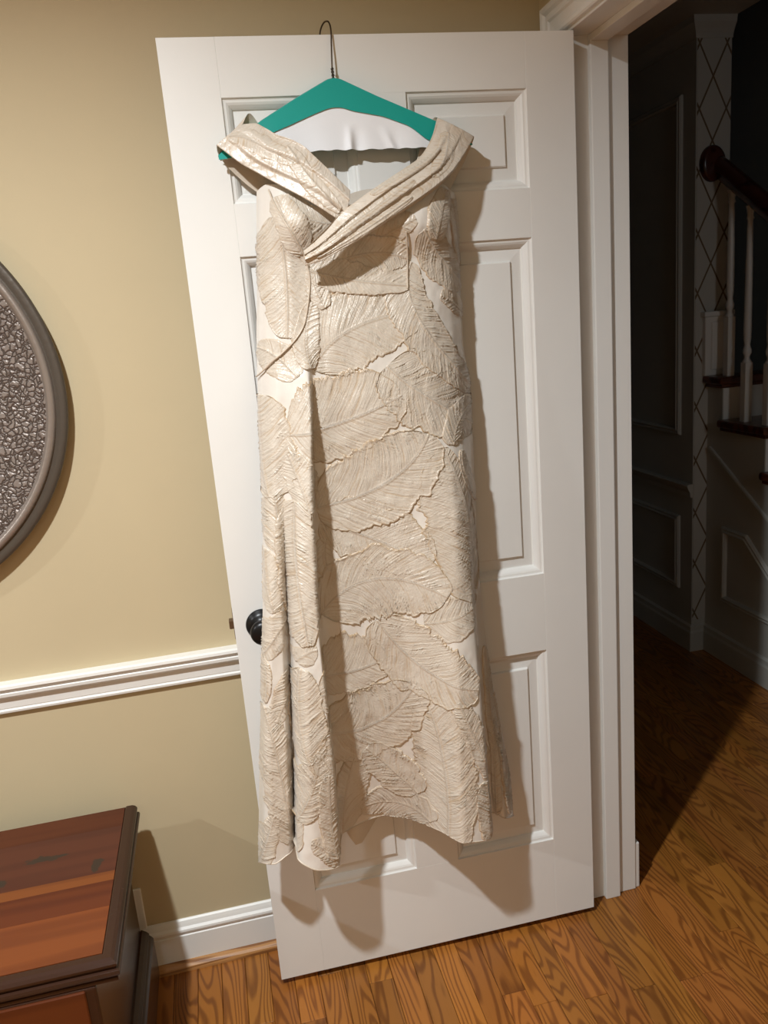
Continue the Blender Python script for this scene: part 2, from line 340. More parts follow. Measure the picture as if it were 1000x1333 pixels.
# ------------------------------------------------------------------ measured tables (metres on the door face: across, height, distance in front)
GOWN_ROWS = [[(0.1464,1.7741,0.035),(0.1550,1.7802,0.045),(0.1646,1.7834,0.055),(0.1736,1.7813,0.065),(0.1842,1.7800,0.070),(0.1945,1.7747,0.075),(0.2072,1.7667,0.080),(0.2222,1.7546,0.085),(0.2417,1.7362,0.095),(0.2799,1.7282,0.100),(0.3296,1.7388,0.100),(0.3823,1.7502,0.095),(0.4357,1.7604,0.090),(0.4716,1.7670,0.080),(0.4984,1.7646,0.070),(0.5101,1.7588,0.060),(0.5220,1.7528,0.050),(0.5355,1.7475,0.025)],
  [(0.1407,1.7214,0.025),(0.1449,1.7187,0.045),(0.1523,1.7165,0.060),(0.1613,1.7147,0.070),(0.1712,1.7123,0.085),(0.1828,1.7104,0.095),(0.1970,1.7084,0.105),(0.2147,1.7070,0.108),(0.2409,1.7064,0.100),(0.2846,1.7049,0.092),(0.3307,1.7022,0.092),(0.3787,1.6979,0.105),(0.4288,1.6938,0.115),(0.4655,1.6929,0.105),(0.4954,1.6936,0.085),(0.5084,1.6950,0.068),(0.5215,1.6964,0.050),(0.5371,1.6992,0.020)],
  [(0.1331,1.6453,0.025),(0.1375,1.6435,0.045),(0.1450,1.6419,0.060),(0.1542,1.6405,0.070),(0.1651,1.6394,0.075),(0.1774,1.6382,0.080),(0.1925,1.6368,0.085),(0.2110,1.6355,0.085),(0.2367,1.6338,0.085),(0.2786,1.6310,0.085),(0.3253,1.6278,0.085),(0.3785,1.6242,0.085),(0.4341,1.6204,0.085),(0.4704,1.6184,0.080),(0.5010,1.6174,0.065),(0.5126,1.6176,0.053),(0.5243,1.6178,0.040),(0.5353,1.6185,0.020)],
  [(0.1156,1.5103,0.025),(0.1204,1.5101,0.045),(0.1282,1.5095,0.060),(0.1391,1.5086,0.070),(0.1513,1.5077,0.080),(0.1652,1.5065,0.085),(0.1820,1.5051,0.090),(0.2005,1.5036,0.092),(0.2248,1.5015,0.095),(0.2649,1.4981,0.100),(0.3135,1.4940,0.100),(0.3687,1.4893,0.100),(0.4260,1.4843,0.095),(0.4658,1.4809,0.085),(0.4984,1.4780,0.070),(0.5101,1.4769,0.058),(0.5220,1.4758,0.045),(0.5346,1.4745,0.020)],
  [(0.1044,1.3926,0.030),(0.1091,1.3941,0.055),(0.1171,1.3946,0.070),(0.1278,1.3947,0.085),(0.1402,1.3942,0.095),(0.1542,1.3932,0.100),(0.1734,1.3923,0.112),(0.1959,1.3905,0.118),(0.2060,1.3874,0.093),(0.2471,1.3835,0.095),(0.3053,1.3784,0.105),(0.3636,1.3728,0.108),(0.4226,1.3666,0.105),(0.4643,1.3615,0.095),(0.5020,1.3561,0.075),(0.5155,1.3536,0.060),(0.5291,1.3510,0.045),(0.5437,1.3475,0.020)],
  [(0.0898,1.2111,0.045),(0.0946,1.2163,0.075),(0.1028,1.2182,0.090),(0.1140,1.2188,0.100),(0.1273,1.2171,0.100),(0.1400,1.2171,0.108),(0.1573,1.2192,0.130),(0.1783,1.2186,0.140),(0.1887,1.2071,0.088),(0.2254,1.2009,0.080),(0.2918,1.1946,0.090),(0.3585,1.1882,0.100),(0.4192,1.1825,0.110),(0.4624,1.1781,0.115),(0.4990,1.1696,0.095),(0.5125,1.1635,0.073),(0.5262,1.1574,0.050),(0.5424,1.1495,0.020)],
  [(0.0760,1.0886,0.060),(0.0811,1.0961,0.090),(0.0910,1.0988,0.105),(0.1041,1.0984,0.110),(0.1183,1.0922,0.095),(0.1291,1.0962,0.115),(0.1464,1.1012,0.142),(0.1692,1.1001,0.150),(0.1807,1.0806,0.085),(0.2197,1.0725,0.076),(0.2813,1.0663,0.085),(0.3515,1.0604,0.100),(0.4137,1.0557,0.115),(0.4587,1.0512,0.122),(0.4948,1.0414,0.105),(0.5090,1.0318,0.077),(0.5235,1.0222,0.050),(0.5382,1.0132,0.025)],
  [(0.0605,0.9662,0.080),(0.0675,0.9740,0.105),(0.0790,0.9776,0.120),(0.0940,0.9752,0.120),(0.1105,0.9618,0.090),(0.1177,0.9732,0.125),(0.1366,0.9809,0.155),(0.1617,0.9780,0.158),(0.1739,0.9487,0.082),(0.2137,0.9388,0.072),(0.2739,0.9313,0.078),(0.3454,0.9260,0.095),(0.4082,0.9249,0.120),(0.4516,0.9234,0.135),(0.4875,0.9141,0.125),(0.5033,0.8972,0.085),(0.5136,0.8851,0.056),(0.5394,0.8734,0.035)],
  [(0.0339,0.7663,0.080),(0.0430,0.7818,0.115),(0.0565,0.7841,0.125),(0.0794,0.7798,0.125),(0.0947,0.7598,0.090),(0.1035,0.7802,0.135),(0.1259,0.7922,0.168),(0.1591,0.7869,0.170),(0.1727,0.7403,0.080),(0.2039,0.7295,0.070),(0.2641,0.7158,0.065),(0.3344,0.7124,0.085),(0.3972,0.7177,0.120),(0.4429,0.7239,0.150),(0.4863,0.7133,0.145),(0.5116,0.6742,0.075),(0.5283,0.6667,0.066),(0.5549,0.6514,0.045)],
  [(0.0144,0.6274,0.080),(0.0255,0.6484,0.120),(0.0409,0.6510,0.130),(0.0672,0.6456,0.130),(0.0842,0.6188,0.090),(0.0915,0.6493,0.145),(0.1177,0.6613,0.175),(0.1579,0.6512,0.172),(0.1719,0.5936,0.078),(0.2010,0.5783,0.062),(0.2603,0.5591,0.050),(0.3293,0.5564,0.070),(0.3919,0.5696,0.115),(0.4361,0.5837,0.155),(0.4870,0.5703,0.150),(0.5150,0.5191,0.072),(0.5424,0.5157,0.076),(0.5732,0.4942,0.050)],
  [(-0.0014,0.5102,0.085),(0.0116,0.5304,0.123),(0.0304,0.5328,0.133),(0.0600,0.5363,0.130),(0.0751,0.5244,0.095),(0.0792,0.5391,0.150),(0.1109,0.5340,0.174),(0.1528,0.5219,0.164),(0.1701,0.5074,0.085),(0.1990,0.4945,0.058),(0.2644,0.4880,0.043),(0.3291,0.4826,0.062),(0.3879,0.4862,0.115),(0.4316,0.4900,0.162),(0.4882,0.4773,0.152),(0.5183,0.4569,0.074),(0.5457,0.4489,0.083),(0.5783,0.4265,0.053)],
  [(-0.0132,0.4125,0.090),(-0.0001,0.4311,0.125),(0.0206,0.4335,0.135),(0.0515,0.4450,0.130),(0.0678,0.4463,0.100),(0.0687,0.4514,0.160),(0.1030,0.4305,0.178),(0.1490,0.4172,0.165),(0.1684,0.4285,0.080),(0.1982,0.4242,0.055),(0.2680,0.4270,0.035),(0.3295,0.4204,0.055),(0.3850,0.4165,0.115),(0.4284,0.4121,0.168),(0.4884,0.4008,0.155),(0.5207,0.4049,0.075),(0.5464,0.3943,0.089),(0.5806,0.3704,0.055)]]
GOWN_LEAVES = [((0.2114,1.4425),(0.2869,1.5105),(0.4311,1.5362),0.0683,0.0714),
  ((0.3529,1.4385),(0.4218,1.3756),(0.5458,1.2971),0.0714,0.0621),
  ((0.4209,1.6283),(0.4248,1.5208),(0.5436,1.3747),0.0341,0.0466),
  ((0.4422,1.6825),(0.4846,1.6277),(0.5393,1.5779),0.0310,0.0403),
  ((0.5389,1.5173),(0.5052,1.5459),(0.4744,1.5622),0.0155,0.0217),
  ((0.1766,1.7250),(0.1806,1.6172),(0.1692,1.5048),0.0434,0.0450),
  ((0.1798,1.4316),(0.1458,1.4740),(0.1148,1.4928),0.0310,0.0279),
  ((0.2051,1.4448),(0.2034,1.5033),(0.2236,1.5680),0.0217,0.0264),
  ((0.1480,1.3267),(0.2489,1.3353),(0.3781,1.3802),0.0900,0.0621),
  ((0.1909,1.1716),(0.3387,1.2106),(0.4250,1.2982),0.0838,0.0683),
  ((0.5189,0.9388),(0.4985,1.1215),(0.4531,1.2673),0.0900,0.0217),
  ((0.3861,0.9048),(0.4459,0.9143),(0.5189,0.9388),0.0403,0.0434),
  ((0.1944,1.1420),(0.3049,1.0920),(0.4102,1.0301),0.0714,0.0528),
  ((0.1781,0.9471),(0.2986,1.0096),(0.4377,0.9604),0.0652,0.0838),
  ((0.2936,0.9190),(0.3768,0.8077),(0.4859,0.7530),0.0683,0.0621),
  ((0.1435,0.8142),(0.2343,0.8065),(0.3143,0.8346),0.0838,0.0434),
  ((0.1307,0.6960),(0.2609,0.6704),(0.3608,0.7679),0.0900,0.0683),
  ((0.3975,0.3931),(0.4055,0.5750),(0.3782,0.7388),0.0559,0.0559),
  ((0.3538,0.4961),(0.3019,0.5556),(0.2469,0.6186),0.0434,0.0434),
  ((0.3725,0.4302),(0.3121,0.4639),(0.2208,0.4658),0.0403,0.0403),
  ((0.5191,0.5028),(0.4684,0.6443),(0.4388,0.7347),0.0217,0.0279),
  ((0.5080,0.3628),(0.4926,0.4641),(0.4889,0.5398),0.0310,0.0124),
  ((0.5660,0.3924),(0.5621,0.5211),(0.5472,0.6918),0.0155,0.0124),
  ((0.5362,0.5542),(0.5329,0.6643),(0.5341,0.8051),0.0124,0.0124),
  ((0.1027,1.2065),(0.0984,1.2893),(0.1081,1.4054),0.0155,0.0590),
  ((0.1718,1.1748),(0.1618,1.2339),(0.1467,1.2899),0.0248,0.0341),
  ((0.1107,1.0989),(0.1113,1.1585),(0.1120,1.2145),0.0310,0.0279),
  ((0.1499,1.2011),(0.1366,1.0628),(0.1396,0.9152),0.0341,0.0372),
  ((0.0839,0.9800),(0.0769,1.0297),(0.0813,1.1071),0.0155,0.0264),
  ((0.1132,0.9640),(0.0817,0.9353),(0.0493,0.8842),0.0279,0.0310),
  ((0.0638,0.4682),(0.0548,0.6481),(0.0403,0.7818),0.0403,0.0310),
  ((0.1109,0.8509),(0.0871,0.7996),(0.0599,0.7464),0.0217,0.0279),
  ((-0.0114,0.4156),(0.0108,0.4848),(0.0317,0.5436),0.0186,0.0217),
  ((0.1152,0.6667),(0.1067,0.7538),(0.1204,0.8697),0.0186,0.0466),
  ((0.0786,0.5378),(0.1143,0.6129),(0.1377,0.6877),0.0372,0.0310),
  ((0.1475,0.4372),(0.1448,0.5456),(0.1503,0.6394),0.0248,0.0155),
  ((0.1498,0.4241),(0.1269,0.4692),(0.0985,0.4907),0.0217,0.0217),
  ((0.3245,1.6541),(0.3753,1.6783),(0.4281,1.7020),0.0310,0.0217),
  ((0.2567,1.6311),(0.3460,1.6472),(0.4136,1.6344),0.0310,0.0372),
  ((0.2228,1.6251),(0.2903,1.6036),(0.4109,1.5837),0.0341,0.0248),
  ((0.2934,1.7070),(0.2342,1.7119),(0.1800,1.7496),0.0372,0.0434),
  ((0.5385,1.6183),(0.5268,1.6829),(0.5163,1.7410),0.0186,0.0186),
  ((0.2463,1.5535),(0.2331,1.5882),(0.2242,1.6250),0.0155,0.0217),
  ((0.2126,1.6530),(0.1950,1.7020),(0.1786,1.7583),0.0217,0.0310),
  ((0.4661,1.6636),(0.4794,1.7069),(0.5010,1.7563),0.0248,0.0217),
  ((0.1750,0.4287),(0.1923,0.5236),(0.2208,0.6005),0.0310,0.0497),
  ((0.5328,0.4024),(0.5340,0.4981),(0.5332,0.6105),0.0093,0.0124),
  ((0.1507,1.7030),(0.1411,1.6637),(0.1300,1.6098),0.0124,0.0124),
  ((0.0493,0.8842),(0.0537,0.8480),(0.0439,0.7899),0.0093,0.0155),
  ((0.5431,1.1324),(0.5006,1.2008),(0.4941,1.2573),0.0078,0.0217),
  ((0.4754,1.2687),(0.4976,1.3184),(0.5437,1.3475),0.0310,0.0155),
  ((0.2039,1.1078),(0.1968,1.0682),(0.2028,1.0288),0.0186,0.0217),
  ((0.1127,0.8797),(0.1320,0.9003),(0.1567,0.9066),0.0155,0.0248)]
SEAMS = [[(0.1696,1.7711),(0.1772,1.7388),(0.1958,1.6955),(0.2168,1.6514),(0.2227,1.6113),(0.2167,1.5699)],[(0.2167,1.5699),(0.2052,1.5315),(0.1796,1.4968),(0.1451,1.4683),(0.1106,1.4375)],[(0.4087,1.6820),(0.4121,1.6426),(0.4073,1.5782)]]
RIGHT_TOP = [(0.5017,1.8876,0.045),(0.4839,1.8509,0.062),(0.4536,1.8146,0.082),(0.4090,1.7880,0.100),(0.3566,1.7597,0.118),(0.3168,1.7364,0.130),(0.2872,1.7186,0.138),(0.2596,1.6952,0.140),(0.2327,1.6736,0.138),(0.2111,1.6573,0.130)]
RIGHT_LOW = [(0.5714,1.8512,0.045),(0.5409,1.8140,0.066),(0.5093,1.7801,0.088),(0.4717,1.7517,0.108),(0.4250,1.7252,0.122),(0.3743,1.6988,0.132),(0.3193,1.6709,0.138),(0.2722,1.6500,0.138),(0.2363,1.6354,0.134),(0.2114,1.6309,0.128)]
LEFT_TOP = [(0.1349,1.8909,0.040),(0.1564,1.8892,0.050),(0.1738,1.8773,0.060),(0.1908,1.8629,0.070),(0.2135,1.8518,0.082),(0.2355,1.8367,0.095),(0.2530,1.8173,0.105),(0.2697,1.7986,0.112),(0.2876,1.7774,0.118),(0.3077,1.7553,0.120)]
LEFT_LOW = [(0.0834,1.8556,0.045),(0.1004,1.8387,0.055),(0.1198,1.8204,0.065),(0.1423,1.8046,0.075),(0.1672,1.7873,0.086),(0.1920,1.7700,0.097),(0.2169,1.7528,0.107),(0.2420,1.7349,0.114),(0.2699,1.7142,0.120),(0.2908,1.6995,0.122)]

# ------------------------------------------------------------------ the setting
JY = -0.113            # face of the hinge jamb
OY = JY-0.830          # far jamb of the doorway
HEAD = 2.052
WALLX = 0.145          # hall face of the wall that holds the doorway
def struct(name, VF, mat, label=None, parent=None, **k):
    o = mesh(name, VF[0], VF[1], mat, parent, **k)
    if parent is None: props(o, label, None, None, 'structure')
    return o
struct('wall_back', box(-4.6, WALLX, 0, .1, 0, 2.75), M_BEIGE, 'beige painted wall behind the open door')
struct('wall_left', box(-4.7, -4.6, -3.8, .1, 0, 2.75), M_BEIGE, 'beige side wall outside the view')
struct('wall_front', box(-4.7, WALLX, -3.9, -3.8, 0, 2.75), M_BEIGE, 'beige wall behind the camera')
struct('wall_right', join(box(0.0, WALLX, JY+.018, 0.0, 0, 2.75), box(0.0, WALLX, -3.8, OY-.018, 0, 2.75), box(0.0, WALLX, OY-.018, JY+.018, HEAD+.018, 2.75)), M_BEIGE, 'beige wall that holds the doorway to the dark hall')
struct('ceiling', box(-4.7, WALLX, -3.9, .1, CEIL, CEIL+.1), M_CEIL, 'white ceiling of the lit room')

# floor: base slab and oak strips as pieces
FL = struct('floor', box(-4.7, 2.5, -3.9, 3.4, -.05, -.010), M_OAK, 'honey oak strip floor running from the room into the hall', origin=(0, 0, -.05))
FL.color = (.8, .8, .8, 1)
random.seed(11)
PW = .0572
PX0, PX1, PY0, PY1 = -1.345, 1.30, -1.25, 1.75
strips = int((PX1-PX0)/PW)
lens = [.45, .62, .80, 1.05, 1.35]
plank_mesh = {}
for L_ in lens:
    V, F = box(-PW/2+.0004, PW/2-.0004, -L_/2+.0004, L_/2-.0004, -.010, 0, .0011, 1)
    me = bpy.data.meshes.new('plank'); me.from_pydata(V.tolist(), [], F); me.update(); me.materials.append(M_OAK); plank_mesh[L_] = me
for i in range(strips):
    x = PX0+(i+.5)*PW; y = PY0-random.random()*.6
    while y < PY1:
        L_ = random.choice(lens)
        if y+L_ > -1.15:
            o = bpy.data.objects.new('plank', plank_mesh[L_]); COL.objects.link(o); o.parent = FL
            o.location = (x, y+L_/2, .05); k = random.uniform(.72, 1.12); o.color = (k, k*random.uniform(.93, 1.05), k*random.uniform(.85, 1.1), 1)
            if random.random() < .5: o.rotation_euler.z = PI
        y += L_
# the floor beyond the strips one can tell apart
struct('floor_outer', join(box(-4.6, PX0, -3.8, 0, -.012, 0), box(PX0, PX1, -3.8, PY0-.02, -.012, -.0005), box(PX1, 2.5, -3.8, 3.4, -.012, -.0005), box(PX0, PX1, PY1+.6, 3.4, -.012, -.0005)), M_OAK, 'oak floor further off', origin=(0, 0, 0)).color = (.95, .95, .95, 1)

# chair rail, baseboard and shoe moulding on the back wall
RAILP = [(0, .746), (.006, .746), (.011, .749), (.012, .754), (.008, .757), (.010, .760), (.011, .775), (.014, .784), (.021, .790), (.024, .792), (.025, .799), (.022, .802), (.026, .805), (.030, .811), (.029, .817), (.024, .820), (0, .820)]
def wall_run(name, prof, x0, x1, mat, label):
    V = [(x, -o, h) for x in (x0, x1) for o, h in prof]; k = len(prof)
    F = [[j, (j+1) % k, k+(j+1) % k, k+j] for j in range(k)]+[list(range(k))[::-1], [k+j for j in range(k)]]
    return struct(name, (np.array(V, float), F), mat, label)
wall_run('trim_1', RAILP, -4.6, -.015, M_WHITE, 'white moulded chair rail along the beige wall')
BASEP = [(0, 0), (.015, 0), (.015, .088), (.013, .090), (.013, .093), (.0155, .096), (.017, .101), (.016, .106), (.011, .111), (.009, .117), (.006, .124), (.002, .127), (0, .127)]
wall_run('baseboard_back', BASEP, -4.6, 0.0, M_WHITE, 'white baseboard at the foot of the beige wall')
SHOEP = [(.0152, 0), (.033, 0), (.033, .006), (.031, .012), (.026, .017), (.020, .0195), (.0152, .020)]
wall_run('trim_2', SHOEP, -4.6, 0.0, M_OAKX, 'varnished oak shoe moulding under the white baseboard')

# doorway: jambs, stops, casing
DW = thing('trim_3', (0, JY, 0), None, None, kind='structure'); DW['label'] = 'white painted frame of the doorway to the hall'
mesh('jamb', *box(0, WALLX, JY, JY+.0175, 0, HEAD+.018, .0015, 1), M_WHITE, DW)
mesh('jamb', *box(0, WALLX, OY-.0175, OY, 0, HEAD+.018, .0015, 1), M_WHITE, DW)
mesh('head_jamb', *box(0, WALLX, OY, JY, HEAD, HEAD+.0175, .0015, 1), M_WHITE, DW)
mesh('door_stop', *box(.053, .093, JY-.013, JY, 0, HEAD-.012, .002, 2), M_WHITE, DW)
mesh('door_stop', *box(.053, .093, OY, OY+.013, 0, HEAD-.012, .002, 2), M_WHITE, DW)
mesh('door_stop', *box(.053, .093, OY, JY, HEAD-.013, HEAD, .002, 2), M_WHITE, DW)
CASP = [(.006, 0), (.006, .008), (.009, .011), (.016, .012), (.018, .010), (.036, .012), (.040, .0155), (.044, .0155), (.047, .013), (.052, .014), (.058, .019), (.064, .021), (.069, .019), (.070, 0)]
def xcasing(yi, sgn, name):
    pass
V, F = sweep([(0, JY, 0), (0, JY, HEAD), (0, OY, HEAD), (0, OY, 0)], CASP, -1, (-1, 0, 0))
mesh('casing', V, F, M_WHITE, DW)
# hall side of that wall
struct('baseboard_hall', box(WALLX, WALLX+.013, JY+.004, 3.3, 0, .135, .003, 2), M_WHITE, 'white baseboard block beyond the door jamb')

# ---- hall
HX = 1.128
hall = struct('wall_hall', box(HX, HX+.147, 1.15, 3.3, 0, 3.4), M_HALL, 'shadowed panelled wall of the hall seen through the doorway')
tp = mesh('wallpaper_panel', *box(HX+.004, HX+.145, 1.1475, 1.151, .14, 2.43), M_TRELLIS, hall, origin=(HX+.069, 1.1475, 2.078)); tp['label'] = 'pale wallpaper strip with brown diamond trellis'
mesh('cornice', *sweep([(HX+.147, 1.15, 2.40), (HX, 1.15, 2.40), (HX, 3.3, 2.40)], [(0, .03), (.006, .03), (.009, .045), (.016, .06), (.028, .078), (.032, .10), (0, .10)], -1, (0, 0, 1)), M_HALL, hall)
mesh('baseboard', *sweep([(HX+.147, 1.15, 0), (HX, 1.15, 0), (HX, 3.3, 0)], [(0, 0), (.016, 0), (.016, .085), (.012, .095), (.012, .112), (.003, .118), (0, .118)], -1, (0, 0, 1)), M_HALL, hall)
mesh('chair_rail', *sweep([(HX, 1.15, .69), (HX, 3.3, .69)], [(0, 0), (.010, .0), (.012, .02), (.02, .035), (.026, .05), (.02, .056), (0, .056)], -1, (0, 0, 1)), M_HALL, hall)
FRP = [(0, 0), (0, .008), (.006, .014), (.013, .012), (.020, .016), (.026, .010), (.028, 0)]
def frame_x(name, x, pts, parent):     # picture-frame moulding on a wall facing -x, pts (y, z)
    return mesh(name, *sweep([(x, a, b) for a, b in pts], FRP, 1, (-1, 0, 0), True), M_HALL, parent)
frame_x('panel_moulding', HX, [(1.235, .945), (1.235, 2.262), (2.6, 2.262), (2.6, .945)][::-1], hall)
frame_x('panel_moulding', HX, [(1.237, .262), (1.237, .592), (2.6, .592), (2.6, .262)][::-1], hall)
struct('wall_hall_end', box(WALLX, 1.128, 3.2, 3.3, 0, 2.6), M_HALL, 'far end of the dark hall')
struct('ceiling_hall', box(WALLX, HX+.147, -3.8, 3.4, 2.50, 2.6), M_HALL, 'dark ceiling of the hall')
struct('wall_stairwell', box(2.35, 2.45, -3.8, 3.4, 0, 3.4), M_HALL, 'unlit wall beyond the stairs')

# ---- staircase, climbing away from the camera beyond the hall
BX = 1.192
ST = thing('staircase', (BX, .75, 0), 'dark staircase with wooden treads and white balusters in the hall', 'staircase')
tops = [(1.03+.26*k, 1.192+.169*k) for k in range(-6, 2)]          # (nosing, tread height)
poly = [(1.149, 0), (tops[0][0], 0)]
for y, z in tops[:-1]:
    poly += [(y+.02, max(z-.165-.03, 0.001)), (y+.02, z-.03)] if z > .2 else [(y+.02, 0.001), (y+.02, z-.03)]
poly = [(1.149, 0.0), (tops[0][0]+.02, 0.0)]
for k, (y, z) in enumerate(tops[:-1]):
    poly.append((y+.02, z-.03)); nxt = tops[k+1][0]+.02
    poly.append((min(nxt, 1.149), z-.03))
    if nxt >= 1.149: break
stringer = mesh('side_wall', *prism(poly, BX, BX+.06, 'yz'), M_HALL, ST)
for k, (y, z) in enumerate(tops):
    y1 = min(y+.275, 1.31)
    if y > 1.14: break
    back = min(y+.28, 1.149)
    V, F = box(BX-.028, 2.2, y-.008, back, z-.030, z, .011, 3)
    mesh('tread', V, F, M_STAIRWOOD, ST, smooth=False)
    mesh('cove', *box(BX-.012, 2.2, y+.008, back, z-.045, z-.030, .005, 2), M_STAIRWOOD, ST)
    mesh('riser', *box(BX+.002, 2.2, y+.017, y+.035, max(z-.17, 0), z-.045), M_WHITE, ST)
mesh('baseboard', *sweep([(BX, -.4, 0), (BX, 1.149, 0)], [(0, 0), (.016, 0), (.016, .085), (.012, .095), (.012, .112), (.003, .118), (0, .118)], -1, (0, 0, 1)), M_HALL, ST)
frame_x('panel_moulding', BX, [(1.030, .262), (1.030, .585), (.875, .585), (.475, .262)][::1], ST)
mesh('raking_moulding', *sweep([(BX, 1.12, .905), (BX, .30, .40)], [(0, 0), (0, .010), (.008, .012), (.014, .006), (.014, 0)], 1, (-1, 0, 0)), M_HALL, ST)
mesh('skirt_panel', *join(box(HX+.035, HX+.15, 1.125, 1.149, 1.192, 1.425, .003, 1), box(HX+.025, HX+.16, 1.115, 1.149, 1.425, 1.445, .005, 2), box(HX+.06, HX+.13, 1.119, 1.126, 1.215, 1.405, .003, 1)), M_WHITE, ST)
def baluster(x, y, z0, z1):
    sq = .016
    lower = box(x-sq, x+sq, y-sq, y+sq, z0, z0+.23, .002, 1)
    H = z1-z0-.23
    pr = [(.016, 0), (.017, .004), (.011, .012), (.010, .022), (.0155, .034), (.0165, .045), (.012, .058), (.0105, .066), (.0135, .085), (.0145, .12), (.0135, .25), (.0105, H-.075), (.0095, H-.05), (.014, H-.042), (.0105, H-.034), (.0135, H-.012), (.018, H)]
    b = mesh('baluster', *lower, M_WHITE, ST)
    mesh('turned_shaft', *lathe(pr, (x, y, z0+.23), (0, 0, 1), 20), M_WHITE, b, smooth=True)
RX = BX+.028
def rail_z(y): return 1.985-(1.13-y)*.66
for (y, zt) in ((1.055, 1.192), (.945, 1.020), (.815, 1.020), (.69, .851), (.56, .851)):
    baluster(RX, y, zt, rail_z(y)-.05)
hr = [(RX, y, rail_z(y)) for y in np.linspace(1.148, -.1, 14)]
RP = [(.031*math.cos(a)*(1.0 if math.sin(a) > 0 else .75), -.008+.046*math.sin(a)) for a in np.linspace(0, 2*PI, 16, endpoint=False)]
V = [np.array(p_)+np.array([a, 0, b]) for p_ in hr for a, b in RP]
mesh('handrail', np.array(V), grid_faces(14, 16, True), M_RAIL, ST, smooth=True)
RV, RF = lathe([(0, .024), (.048, .024), (.060, .020), (.065, .013), (.066, 0)], (RX-.026, 1.147, 1.995), (0, -1, 0), 40); RV[:, 0] = (RX-.026)+(RV[:, 0]-(RX-.026))*.8
mesh('rosette', RV, RF, M_RAIL, ST, smooth=True)

# ------------------------------------------------------------------ the open door
HY, ANG, DWID = -0.1607, -0.0117, 0.8036
EU = np.array([math.cos(ANG), math.sin(ANG), 0.]); EN = np.array([math.sin(ANG), -math.cos(ANG), 0.])
DO = np.array([0, HY, 0])-EU*DWID
def D(p):
    """(across the door from its free edge, height, distance in front of its face) -> world"""
    p = np.asarray(p, float); return DO+p[..., :1]*EU+np.array([0, 0, 1.])*p[..., 1:2]+EN*p[..., 2:3]
DOOR = thing('door_1', DO, 'white six panel door standing open with a gown hung over it', None, kind='structure')
DT, DB, DH = .035, .0185, 2.047
def dbox(u0, u1, z0, z1, o0, o1, bev=0, seg=1):
    V, F = box(u0, u1, -o1, -o0, z0, z1, bev, seg)
    return D(np.stack([V[:, 0], V[:, 2], -V[:, 1]], 1)), F
US = [(0, .104), (.350, .454), (.700, DWID)]
ZS = [(DB, .242), (.748, .935), (1.664, 1.760), (1.945, DH)]
mesh('stile', *dbox(*US[0], DB, DH, -DT, 0, .0006), M_DOOR, DOOR); mesh('stile', *dbox(*US[2], DB, DH, -DT, 0, .0006), M_DOOR, DOOR)
for z0, z1 in ZS: mesh('rail', *dbox(.104, .700, z0, z1, -DT, 0, .0003), M_DOOR, DOOR)
for k in range(3): mesh('mullion', *dbox(*US[1], ZS[k][1], ZS[k+1][0], -DT, 0, .0003), M_DOOR, DOOR)
def rings(u0, u1, z0, z1, prof, cap):
    V, F = [], []
    for ins, dep in prof:
        dep *= 1.22
        for (a, b) in ((u0+ins, z0+ins), (u1-ins, z0+ins), (u1-ins, z1-ins), (u0+ins, z1-ins)): V.append((a, b, dep))
    for i in range(len(prof)-1):
        for j in range(4): F.append([i*4+j, i*4+(j+1) % 4, (i+1)*4+(j+1) % 4, (i+1)*4+j])
    if cap: F.append([(len(prof)-1)*4+j for j in range(4)])
    return D(np.array(V)), F
STICK = [(0, -.0005), (.0015, -.0035), (.004, -.0042), (.007, -.0044), (.011, -.0062), (.015, -.0095), (.0175, -.0122), (.0178, -.0145), (.020, -.0150)]
for (u0, u1) in ((.104, .350), (.454, .700)):
    for (z0, z1) in ((.242, .748), (.935, 1.664), (1.760, 1.945)):
        V, F = rings(u0, u1, z0, z1, [(.017, -.0152), (.043, -.0135), (.0445, -.0095), (.046, -.0085)], True)
        pn = mesh('panel', V, F, M_DOOR, DOOR)
        mesh('panel_moulding', *rings(u0, u1, z0, z1, STICK, False), M_DOOR, pn)
        V, F = dbox(u0, u1, z0, z1, -DT+.006, -.0195); mesh('panel_back', V, F, M_DOOR, pn)
# knob and latch
KU, KZ = .0585, .917
kn = mesh('door_knob', *lathe([(0, 0), (.0335, 0), (.0345, .003), (.033, .006), (.029, .008), (.0275, .0115), (.0235, .013), (.021, .015), (.013, .017), (.011, .024), (.0115, .032), (.019, .037), (.0255, .044), (.0275, .052), (.026, .058), (.020, .063), (.010, .0655), (0, .066)], D([KU, KZ, 0]), EN, 48), M_BLACKM, DOOR, smooth=True)
kn['label'] = 'black round door knob on a stepped rose'
lt = mesh('latch', *dbox(-.010, .001, KZ-.006, KZ+.014, -.026, -.010, .002, 2), M_BRASS, DOOR); lt['label'] = 'brown latch bolt in the door edge'
mesh('latch_plate', *dbox(-.0012, .001, KZ-.028, KZ+.036, -.030, -.005, .0006, 1), M_BRASS, DOOR)

